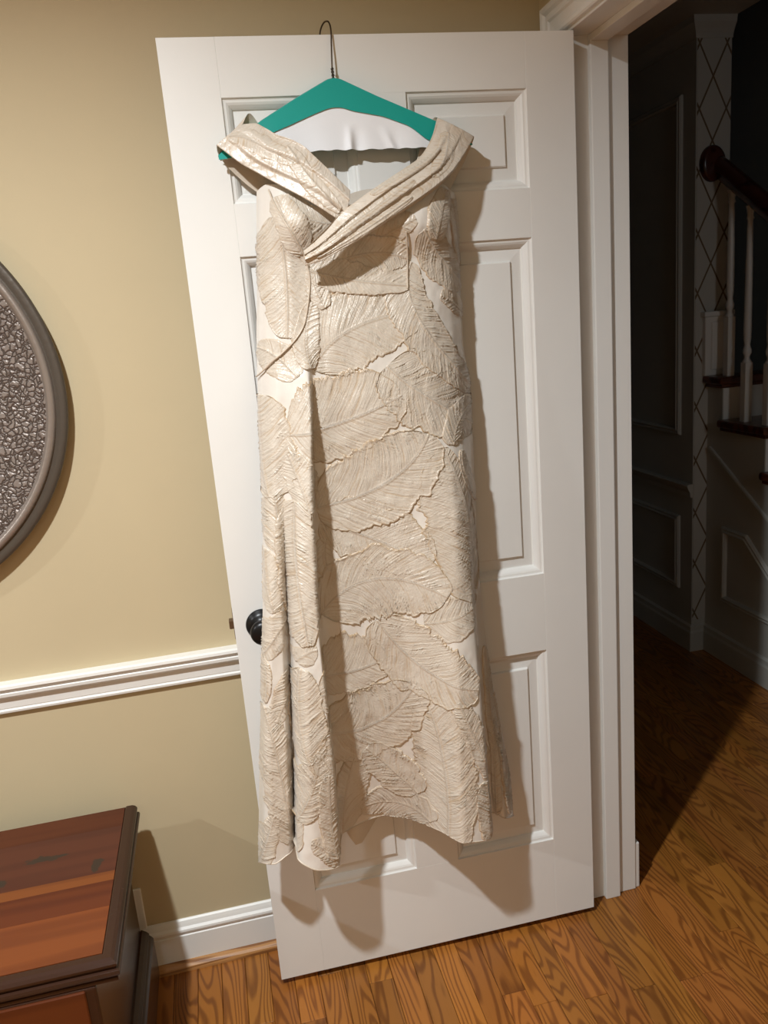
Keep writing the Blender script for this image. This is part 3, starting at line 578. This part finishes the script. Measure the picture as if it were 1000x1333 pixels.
# ------------------------------------------------------------------ coat hanger with paper cape
rng = np.random.default_rng(5)
HG = thing('coat_hanger', D([.3126, 1.843, .03]), 'wire coat hanger with teal and white paper cover hooked over the door', 'hanger')
hook = [(.3126, 1.985, .016), (.3140, 2.005, .014), (.3165, 2.030, .009), (.3185, 2.048, .005), (.3190, 2.060, 0.), (.3165, 2.0715, -.008), (.3120, 2.074, -.018), (.3075, 2.070, -.030), (.3045, 2.060, -.039), (.3040, 2.040, -.043), (.3045, 2.020, -.044)]
mesh('hook', *tube(D(pchip_path(hook, 60)), .0015, 10), M_WIRE, HG, smooth=True)
for ph in (0, PI):
    pts = []
    for t in np.linspace(0, 1, 70):
        z = 1.985-.030*t; r = .0016; a = ph+t*5*PI
        pts.append((.3126+r*math.cos(a), z, .016+.006*t+r*math.sin(a)))
    pts += [(.3126+(.004 if ph == 0 else -.004), 1.945, .024), (.3126+(.012 if ph == 0 else -.012), 1.938, .026)]
    mesh('twisted_neck', *tube(D(np.array(pts)), .0014, 8), M_WIRE, HG, smooth=True)
TOPL = [(.0850, 1.8405), (.100, 1.8530), (.171, 1.8965), (.240, 1.9330), (.300, 1.9620), (.3120, 1.9640), (.3240, 1.9620), (.390, 1.9315), (.497, 1.8860), (.560, 1.8590), (.5720, 1.8480)]
ARCHL = [(.0850, 1.8330), (.130, 1.838), (.1495, 1.8501), (.1831, 1.8736), (.2169, 1.8854), (.2688, 1.9045), (.2984, 1.9140), (.3201, 1.9147), (.3412, 1.9074), (.3989, 1.8963), (.4495, 1.8772), (.4824, 1.8516), (.530, 1.8400), (.5720, 1.8390)]
def interp_line(L, u): L = np.array(L); return np.interp(u, L[:, 0], L[:, 1])
def smooth1(y, k): 
    ker = np.hanning(k); ker /= ker.sum(); return np.convolve(np.pad(y, k//2, mode='edge'), ker, 'valid')[:len(y)]
uu = np.linspace(.0850, .5720, 181)
ztop = smooth1(interp_line(TOPL, uu), 5); zar = smooth1(interp_line(ARCHL, uu), 13)
zar = np.minimum(zar, ztop-.004)
def sheet(z0, z1, offf, n=14):
    V = []
    for k in range(n):
        s = k/(n-1); z = z0+(z1-z0)*s
        V.append(D(np.stack([uu, z, offf(uu, z)], 1)))
    return np.concatenate(V), grid_faces(n, len(uu))
def wrinkle(u, z):
    w_ = .030+.0085*np.exp(-((u-.332)/.007)**2)*np.clip((1.885-z)/.04, 0, 1)-.005*np.exp(-((u-.347)/.010)**2)*np.clip((1.885-z)/.04, 0, 1)
    w_ += .007*np.exp(-((u-.405-(1.86-z)*.5)/.009)**2)*np.clip((1.88-z)/.04, 0, 1)-.002*np.exp(-((u-.42)/.01)**2)*np.clip((1.88-z)/.04, 0, 1)
    return w_+.0016*np.sin(u*75+z*30)*np.clip((1.90-z)/.05, 0, 1)
zbot = np.interp(uu, [.085, .13, .20, .30, .36, .50, .55, .572], [1.8325, 1.836, 1.841, 1.8415, 1.8400, 1.8385, 1.838, 1.8385])+.0008*np.sin(uu*190)
pc = mesh('white_paper', *sheet(ztop-.002, zbot, wrinkle, 22), M_PAPER, HG, smooth=True)
mesh('teal_band', *sheet(ztop, zar, lambda u, z: np.maximum(wrinkle(u, z), .030)+.0025, 12), M_TEAL, HG, smooth=True)['label'] = 'teal upper band of the paper cover'
bk, bf = sheet(ztop, zbot+.008, lambda u, z: .016+0*u, 8)
mesh('teal_back', bk, bf, M_TEAL, HG, smooth=True)
fo, ff = [], []
for s, o_ in ((0, .0325), (.5, .026), (1, .016)):
    fo.append(D(np.stack([uu, ztop+(.0025 if s == .5 else 0), np.full_like(uu, o_)], 1)))
mesh('teal_fold', np.concatenate(fo), grid_faces(3, len(uu)), M_TEAL, HG, smooth=True)
wf = [(.3126, 1.955, .023), (.20, 1.908, .023), (.100, 1.848, .023), (.091, 1.842, .023), (.10, 1.8425, .023), (.30, 1.8445, .023), (.55, 1.8435, .023), (.566, 1.846, .023), (.552, 1.855, .023), (.45, 1.902, .023), (.3126, 1.955, .023)]
mesh('wire_frame', *tube(D(np.array(wf)), .0013, 8), M_WIRE, HG)

# ------------------------------------------------------------------ the gown
def hash1(i, k):
    x = np.sin(i*127.1+k*311.7)*43758.5453; return x-np.floor(x)
def vnoise1(x, k):
    i = np.floor(x); f = x-i; f = f*f*(3-2*f); return hash1(i, k)*(1-f)+hash1(i+1, k)*f
def vnoise2(x, y, k):
    i, j = np.floor(x), np.floor(y); f, g = x-i, y-j; f = f*f*(3-2*f); g = g*g*(3-2*g)
    h = lambda a, b: hash1(a+57.0*b, k)
    return (h(i, j)*(1-f)+h(i+1, j)*f)*(1-g)+(h(i, j+1)*(1-f)+h(i+1, j+1)*f)*g
CL = Cloth(GOWN_ROWS)
GOWN = thing('gown', D([.30, .40, .10]), 'long champagne off-shoulder gown with raised leaf pattern hanging on the door', 'dress')
def relief(u, z):
    return .0022*(vnoise2(u*38, z*24, 3)-.5)+.0012*(vnoise2(u*90, z*60, 4)-.5)
def cloth_pts(a, r):
    P = CL.at(a, r).copy(); P[..., 2] += relief(P[..., 0], P[..., 1]); return P
NA, NR = 300, 640
WAIST = .315                                   # bodice above, skirt below
def cloth_part(name, r0, r1, nr, mat):
    a, r = np.meshgrid(np.linspace(0, 1, NA), np.linspace(r0, r1, nr)); P = cloth_pts(a, r)
    # roll the free side edges back
    return mesh(name, D(P.reshape(-1, 3)), grid_faces(nr, NA, flip=True), mat, GOWN, smooth=True, tint=np.zeros(NA*nr))
bodice = cloth_part('bodice', 0, WAIST, 190, M_SATIN)
skirt = cloth_part('skirt', WAIST, 1, 420, M_SATIN)
# back of the gown: same width, close to the door, neckline a little higher than the front
a, r = np.meshgrid(np.linspace(0, 1, 70), np.linspace(0, 1, 150)); B = CL.at(a, r).copy()
k_ = np.where(a < .35, .55, .30)*np.clip((r-.0)/.5, 0, 1)+.12
e_ = np.clip(np.minimum(a, 1-a)/.06, 0, 1)
B[..., 2] = B[..., 2]*(1-e_)+e_*np.maximum(.010, B[..., 2]*k_)+.0015*np.sin(a*40+r*9)*e_
top_lift = .028*np.exp(-((B[..., 0]-.34)/.09)**2)*np.clip(1-r/.08, 0, 1)
B[..., 1] += top_lift
B[..., 1] -= (.046*np.exp(-((a-.545)/.03)**2)+.006)*np.clip((r-.9)/.1, 0, 1)*e_
B[..., 2] += .03*np.exp(-((a-.54)/.03)**2)*np.clip((r-.8)/.2, 0, 1)
mesh('back_panel', D(B.reshape(-1, 3)), grid_faces(150, 70), M_BAND, GOWN, smooth=True, tint=np.zeros(150*70))
# rolled hem along the front
hp = CL.at(np.linspace(0, 1, 260), np.ones(260)); hp[:, 2] += relief(hp[:, 0], hp[:, 1])
mesh('hem', *tube(D(hp), .0016, 8), M_LEAF, skirt, smooth=True, tint=np.full(260*8, .25))

def cloth_chart(xy):
    u, z = xy[..., 0], xy[..., 1]; a, r = CL.inv(u, z); P = cloth_pts(a, r); e = .004
    ok = (np.abs(P[..., 0]-u) < .004) & (np.abs(P[..., 1]-z) < .004)
    du = CL.at(np.clip(a+e, 0, 1), r)-CL.at(np.clip(a-e, 0, 1), r); dr = CL.at(a, np.clip(r+e, 0, 1))-CL.at(a, np.clip(r-e, 0, 1))
    N = np.cross(du, dr); N *= np.where(N[..., 2:3] < 0, -1, 1); N /= np.linalg.norm(N, axis=-1)[..., None]+1e-9
    return P, N, ok
class Ribbon:
    def __init__(s, top, low, pleats, seed):
        s.T = pchip(np.array(top), 240); s.L = pchip(np.array(low), 240); s.pl = pleats; s.seed = seed
        mid = (s.T+s.L)/2; s.len = np.linalg.norm(np.diff(mid, axis=0), axis=1).sum(); s.wid = np.linalg.norm(s.T-s.L, axis=1).mean()
    def at(s, t, v):
        x = np.clip(t, 0, 1)*238.99; i = x.astype(int); f = (x-i)[..., None]
        A = s.T[i]*(1-f)+s.T[i+1]*f; B = s.L[i]*(1-f)+s.L[i+1]*f; v = np.clip(v, 0, 1)
        P = A*(1-v[..., None])+B*v[..., None]
        q = v*s.pl+.12*np.sin(t*7+s.seed); saw = q-np.floor(q); saw = saw*np.clip((1-saw)/.13, 0, 1)
        P[..., 2] += .0065*saw**1.3*np.clip(t*5, 0, 1)+.008*np.sin(PI*v)+.0025*np.sin(t*9+s.seed*2+v*3)
        P[..., 2] += .0012*(vnoise2(t*34, v*12, s.seed)-.5)
        return P
    def chart(s, xy):
        t, v = xy[..., 0]/s.len, xy[..., 1]/s.wid; ok = (t >= 0) & (t <= 1) & (v >= .0) & (v <= 1.0); e = .01
        P = s.at(t, v); N = np.cross(s.at(t+e, v)-s.at(t-e, v), s.at(t, v+e)-s.at(t, v-e))
        N *= np.where(N[..., 2:3] < 0, -1, 1); N /= np.linalg.norm(N, axis=-1)[..., None]+1e-9
        return P, N, ok
    def build(s, name, mat, parent):
        nt_, nv = 220, 60
        t, v = np.meshgrid(np.linspace(0, 1, nt_), np.linspace(0, 1, nv)); P = s.at(t, v)
        ph = (t*s.len-np.abs(v-.5)*.03)/.0055+vnoise2(t*9, v*5, s.seed)*3; rb = ridge(ph, s.seed+9)*np.clip(vnoise2(t*11, v*4, s.seed+5)*2.2-.7, 0, 1)
        P[..., 2] += rb*.0007
        edge = np.maximum(np.clip((.06-v)/.06, 0, 1), np.clip((v-.95)/.05, 0, 1))*.35
        tn = np.clip(rb*.3+edge*.5+.35*np.clip(vnoise2(t*7, v*4, s.seed+7)*2-1.1, 0, 1), 0, 1)
        q = v*s.pl+.12*np.sin(t*7+s.seed); saw = q-np.floor(q); tn = np.clip(tn+.45*np.clip((.06-saw)/.06, 0, 1), 0, 1)
        back = P.copy(); back[..., 2] -= .004
        V = np.concatenate([D(P.reshape(-1, 3)), D(back.reshape(-1, 3))]); n = nt_*nv
        F = grid_faces(nv, nt_, flip=True)+[[i+n for i in f] for f in grid_faces(nv, nt_)]
        for i in range(nt_-1): F += [[i, i+1, n+i+1, n+i], [(nv-1)*nt_+i+1, (nv-1)*nt_+i, n+(nv-1)*nt_+i, n+(nv-1)*nt_+i+1]]
        for j in range(nv-1): F += [[(j+1)*nt_, j*nt_, n+j*nt_, n+(j+1)*nt_], [j*nt_+nt_-1, (j+1)*nt_+nt_-1, n+(j+1)*nt_+nt_-1, n+j*nt_+nt_-1]]
        return mesh(name, V, F, mat, parent, smooth=True, tint=np.concatenate([tn.ravel(), tn.ravel()]), flow=np.tile(np.stack([ph*.9, v*2.0, np.full_like(ph, s.seed)], -1).reshape(-1, 3), (2, 1)))
def ridge(x, k):
    i = np.floor(x); f = x-i; am = hash1(i, k); am = np.clip(am*1.5-.25, 0, 1); c = .3+.4*hash1(i, k+1)
    return am*np.exp(-((f-c)/.13)**2)
def leaf(chart, base, mid, tip, wl, wr, seed, layer, parent, slant=.9, amp=1.0):
    b, m_, t_ = (np.array(q, float) for q in (base, mid, tip)); c = 2*m_-.5*(b+t_)
    L = np.linalg.norm(m_-b)+np.linalg.norm(t_-m_)
    nT = int(np.clip(L/.0014, 40, 190)); W = max(wl, wr); nS = int(np.clip(W/.0022, 7, 26))
    t = np.linspace(0, 1, nT)[:, None]; s = np.concatenate([np.linspace(-1, 0, nS)[:-1], np.linspace(0, 1, nS)])[None, :]
    C = (1-t)**2*b+2*t*(1-t)*c+t*t*t_; T = 2*(1-t)*(c-b)+2*t*(t_-c); T /= np.linalg.norm(T, axis=1)[:, None]
    Nn = np.stack([T[:, 1], -T[:, 0]], 1)                       # right-hand side when walking base -> tip seen from the front
    f = (4*t*(1-t))**.34*(1.03-.14*t)*1.13
    al = t*L
    jl = 1+.09*(vnoise1(al/.013, seed)-.5)*2+.045*(vnoise1(al/.0042, seed+1)-.5)*2
    jr = 1+.09*(vnoise1(al/.013, seed+2)-.5)*2+.045*(vnoise1(al/.0042, seed+3)-.5)*2
    wd = np.where(s < 0, wl*f*jl, wr*f*jr)
    XY = C[:, None, :]+Nn[:, None, :]*(s*wd)[..., None]
    P, N, ok = chart(XY)
    d = np.abs(s)*wd
    ph = (al-d*slant)/.0062+1.1*vnoise2(al/.03+0*s, d/.02, seed+4)+np.where(s < 0, 0, 31)
    ph2 = (al-d*slant)/.0034+.8*vnoise2(al/.02+0*s, d/.016, seed+14)+np.where(s < 0, 0, 77)
    pres = np.clip(vnoise2(al/.035+seed, s*3.2+0*al, seed+6)*2.4-.55, 0, 1)
    rb = ridge(ph, seed+5)*pres; rb2 = ridge(ph2, seed+8)
    fade = np.clip(np.abs(s)*7, 0, 1)
    rim = np.exp(-((np.abs(s)-.965)/.03)**2)
    h = .0009*(.5+.5*amp)+.0012*layer*(.4+.6*amp)+amp*(.0030*rb+.0011*rb2)*fade*np.clip((1.04-np.abs(s))*6, .25, 1)
    h = h+amp*rim*(.0012+.0016*vnoise1(al/.005, seed+9)*np.ones_like(s))+.0016*np.exp(-(d/.0016)**2)
    h = np.where(np.abs(s) > .999, -.0004, h); h[[0, -1], :] = -.0004
    P = P+N*h[..., None]
    tn = np.clip(1.0*np.clip((np.abs(s)-.945)/.04, 0, 1)*(.45+.95*vnoise1(al/.018, seed+10))+.22*np.clip((np.abs(s)-.45)/.5, 0, 1)*vnoise2(al/.02+0*s, s*4+0*al, seed+11)
                 +.28*np.exp(-((ph-np.floor(ph)-.75)/.12)**2)*pres*fade+.30*np.exp(-((d-.0022)/.0010)**2), 0, 1)
    flow = np.stack([ph*1.25, d/.055+0*ph, np.full_like(ph, seed*1.7)], -1)
    nc = 2*nS-1; okf = ok.reshape(-1); F = [q for q in grid_faces(nT, nc) if okf[q[0]] and okf[q[1]] and okf[q[2]] and okf[q[3]]]
    if len(F) < 20: return None
    F = np.array(F); used = np.unique(F); mp = np.full(nT*nc, -1); mp[used] = np.arange(len(used))
    return mesh('leaf', D(P.reshape(-1, 3)[used]), mp[F], M_LEAF, parent, smooth=True, tint=tn.reshape(-1)[used], flow=flow.reshape(-1, 3)[used])
# raised seams of the bodice
def seam(pts, par):
    P, N, ok = cloth_chart(pchip(np.array(pts), 120)); P = P+N*.0052
    return mesh('seam', *tube(D(P), .0017, 8), M_BAND, par, smooth=True, tint=np.full(120*8, .35))
for sp_ in SEAMS: seam(sp_, bodice)
zw = CL.at(np.array([.5]), np.array([WAIST]))[0, 1]
done = []
for i, (b, m_, t_, wl, wr) in enumerate(GOWN_LEAVES):
    cen = np.array(m_); rad = .5*(np.linalg.norm(np.array(b)-m_)+np.linalg.norm(np.array(t_)-m_))
    near = [ly for (c2, r2, ly) in done if np.linalg.norm(cen-c2) < .62*(rad+r2)+.01]
    ly = 0
    while ly in near: ly += 1
    done.append((cen, rad, ly))
    leaf(cloth_chart, b, m_, t_, wl, wr, 17.0*i+3, min(ly, 4), bodice if cen[1] > zw else skirt)

def lerp_rows(E1, E2, n): return E1, E2
bandL = Ribbon(LEFT_TOP, LEFT_LOW, 2.6, 2.0); bandR = Ribbon(RIGHT_TOP, RIGHT_LOW, 3, 5.0)
bl = bandL.build('neck_band', M_BAND, GOWN); br = bandR.build('neck_band', M_BAND, GOWN)
for (rb_, ob, lst) in ((bandL, bl, [((.02, .62), (.25, .42), (.55, .45), .26, .26), ((.95, .75), (.7, .55), (.45, .2), .22, .25)]),
                       (bandR, br, [((.98, .45), (.7, .5), (.35, .42), .22, .24), ((.42, .78), (.65, .82), (.9, .80), .12, .13), ((.05, .35), (.15, .50), (.30, .68), .26, .26), ((.50, .12), (.35, .16), (.15, .30), .12, .13)])):
    for q, (b, m_, t_, wl, wr) in enumerate(lst):
        S = np.array([rb_.len, rb_.wid]); leaf(rb_.chart, np.array(b)*S, np.array(m_)*S, np.array(t_)*S, wl*rb_.wid, wr*rb_.wid, 400+q*13+rb_.seed, q % 2, ob, slant=.5, amp=.28)
# the bands pass over the hanger ends and down the back
def strap(A, B, par):
    A, B = pchip(np.array(A), 40), pchip(np.array(B), 40); V = []
    for v in np.linspace(0, 1, 14):
        P = A*(1-v)+B*v; P[:, 2] += .003*np.sin(np.linspace(0, 6, 40)+v*5); V.append(P)
    return mesh('back_band', D(np.concatenate(V)), grid_faces(14, 40), M_BAND, par, smooth=True, tint=np.full(14*40, .2))
strap([(.5714, 1.8512, .047), (.5725, 1.846, .034), (.560, 1.815, .018), (.536, 1.775, .013), (.516, 1.739, .012)], [(.5017, 1.8876, .047), (.498, 1.890, .036), (.480, 1.860, .012), (.455, 1.800, .010), (.430, 1.760, .010)], GOWN)
strap([(.0834, 1.8556, .047), (.0835, 1.848, .036), (.0930, 1.832, .018), (.125, 1.798, .013), (.165, 1.765, .012)], [(.1349, 1.8909, .042), (.150, 1.9100, .030), (.172, 1.885, .012), (.200, 1.830, .010), (.235, 1.780, .010)], GOWN)

# ------------------------------------------------------------------ round wall plate
PC = (-1.503, 0.0, 1.447)
PT = thing('wall_plate', (PC[0], 0, PC[2]-.428), 'large round pewter wall plate with crackled centre and raised rim', 'plate')
AX = (0, -1, 0)
mesh('edge', *lathe([(.30, .003), (.36, .009), (.405, .019), (.424, .026), (.428, .0295), (.4265, .034), (.421, .0365), (.415, .0350), (.412, .0352), (.408, .0330), (.405, .0335)], PC, AX, 160), M_PLATEEDGE, PT, smooth=True)
mesh('rim', *lathe([(.405, .0335), (.4035, .0385), (.400, .0415), (.394, .0420), (.3895, .0385), (.387, .034), (.385, .0324)], PC, AX, 160), M_PLATERIM, PT, smooth=True)
mesh('dish', *lathe([(.386, 0.0328), (.36, 0.0288), (.32, 0.0238), (.26, 0.0187), (.18, 0.0151), (.09, 0.0137), (0, 0.0133)], PC, AX, 160), M_PLATE, PT, smooth=True)
mesh('back', *lathe([(.30, 0.0029), (.15, 0.0029), (0, 0.0029)], PC, AX, 64), M_PLATEEDGE, PT, smooth=True)

# ------------------------------------------------------------------ cedar chest
CX0, CX1, CYB, CYF, CZ = -2.16, -1.072, -.068, -.568, .500
CH = thing('cedar_chest', ((CX0+CX1)/2, (CYB+CYF)/2, 0), 'red brown cedar chest with dark moulded lid edge by the wall', 'chest')
bx1, byf, byb = -1.112, -.545, -.075
mesh('body', *box(CX0+.04, bx1, byf, byb, .06, .458, .004, 2), M_WALNUT, CH)
lid = mesh('lid', *box(CX0+.006, -1.090, -.528, CYB, .462, .4925), M_WALNUT, CH)
fy = -.518
for k, (y0, y1, col, mt) in enumerate(((-.069, -.138, (.62, .48, .50), M_CEDAR), (-.138, -.291, None, M_CEDARK), (-.291, -.320, (1.30, 1.30, .95), M_CEDAR), (-.320, -.396, (.78, .62, .58), M_CEDAR), (-.396, fy, (1.25, 1.12, .85), M_CEDAR))):
    b = mesh('board', *box(CX0+.02, -1.0985, y1+.0001, y0-.0001, .4925, .500), mt, lid, origin=(0, 0, .49))
    if col: b.color = (*col, 1)
LP = [(0, .4985), (.004, .5015), (.016, .5015), (.022, .4990), (.026, .4940), (.026, .4895), (.022, .4865), (.022, .4835), (.0285, .4815), (.030, .4770), (.0285, .4725), (.022, .4705), (.022, .4680), (.025, .4660), (.025, .4600), (0, .4600)]
mesh('lid_moulding', *sweep([(-1.0985, CYB, 0), (-1.0985, fy-.0, 0), (CX0+.02, fy, 0)], [(o*1.0, h) for o, h in LP], -1, (0, 0, 1)), M_WALNUT, lid, smooth=False)
fp = mesh('front_panel', *box(CX0+.06, bx1-.018, byf-.004, byf+.002, .20, .456, .002, 1), M_CEDAR, CH, origin=(0, 0, 0)); fp.color = (.78, .68, .6, 1)
BP = [(0, .05), (.026, .05), (.026, .150), (.022, .156), (.018, .160), (.018, .165), (.012, .172), (.004, .178), (0, .178)]
mesh('base_moulding', *sweep([(bx1, byb, 0), (bx1, byf, 0), (CX0+.04, byf, 0)], BP, -1, (0, 0, 1)), M_WALNUT, CH)
for (x, y) in ((bx1-.028, byb-.042), (bx1-.028, byf+.045), (CX0+.08, byb-.042), (CX0+.08, byf+.045)):
    mesh('foot', *lathe([(.0001, 0), (.026, 0), (.036, .012), (.040, .028), (.034, .044), (.024, .051), (.024, .060), (.0001, .060)], (x, y, 0), (0, 0, 1), 28), M_WALNUT, CH, smooth=True)

# ------------------------------------------------------------------ socket plate behind the chest
SP = thing('socket_plate', (-1.143, 0, .12), 'white socket plate low on the wall behind the chest', 'socket')
mesh('plate', *box(-1.178, -1.108, -.006, 0, .122, .238, .0025, 2), M_PLASTIC, SP)
for z in (.160, .200): mesh('receptacle', *box(-1.160, -1.126, -.0085, -.005, z-.014, z+.014, .003, 2), M_PLASTIC, SP)
bpy.context.view_layer.update()
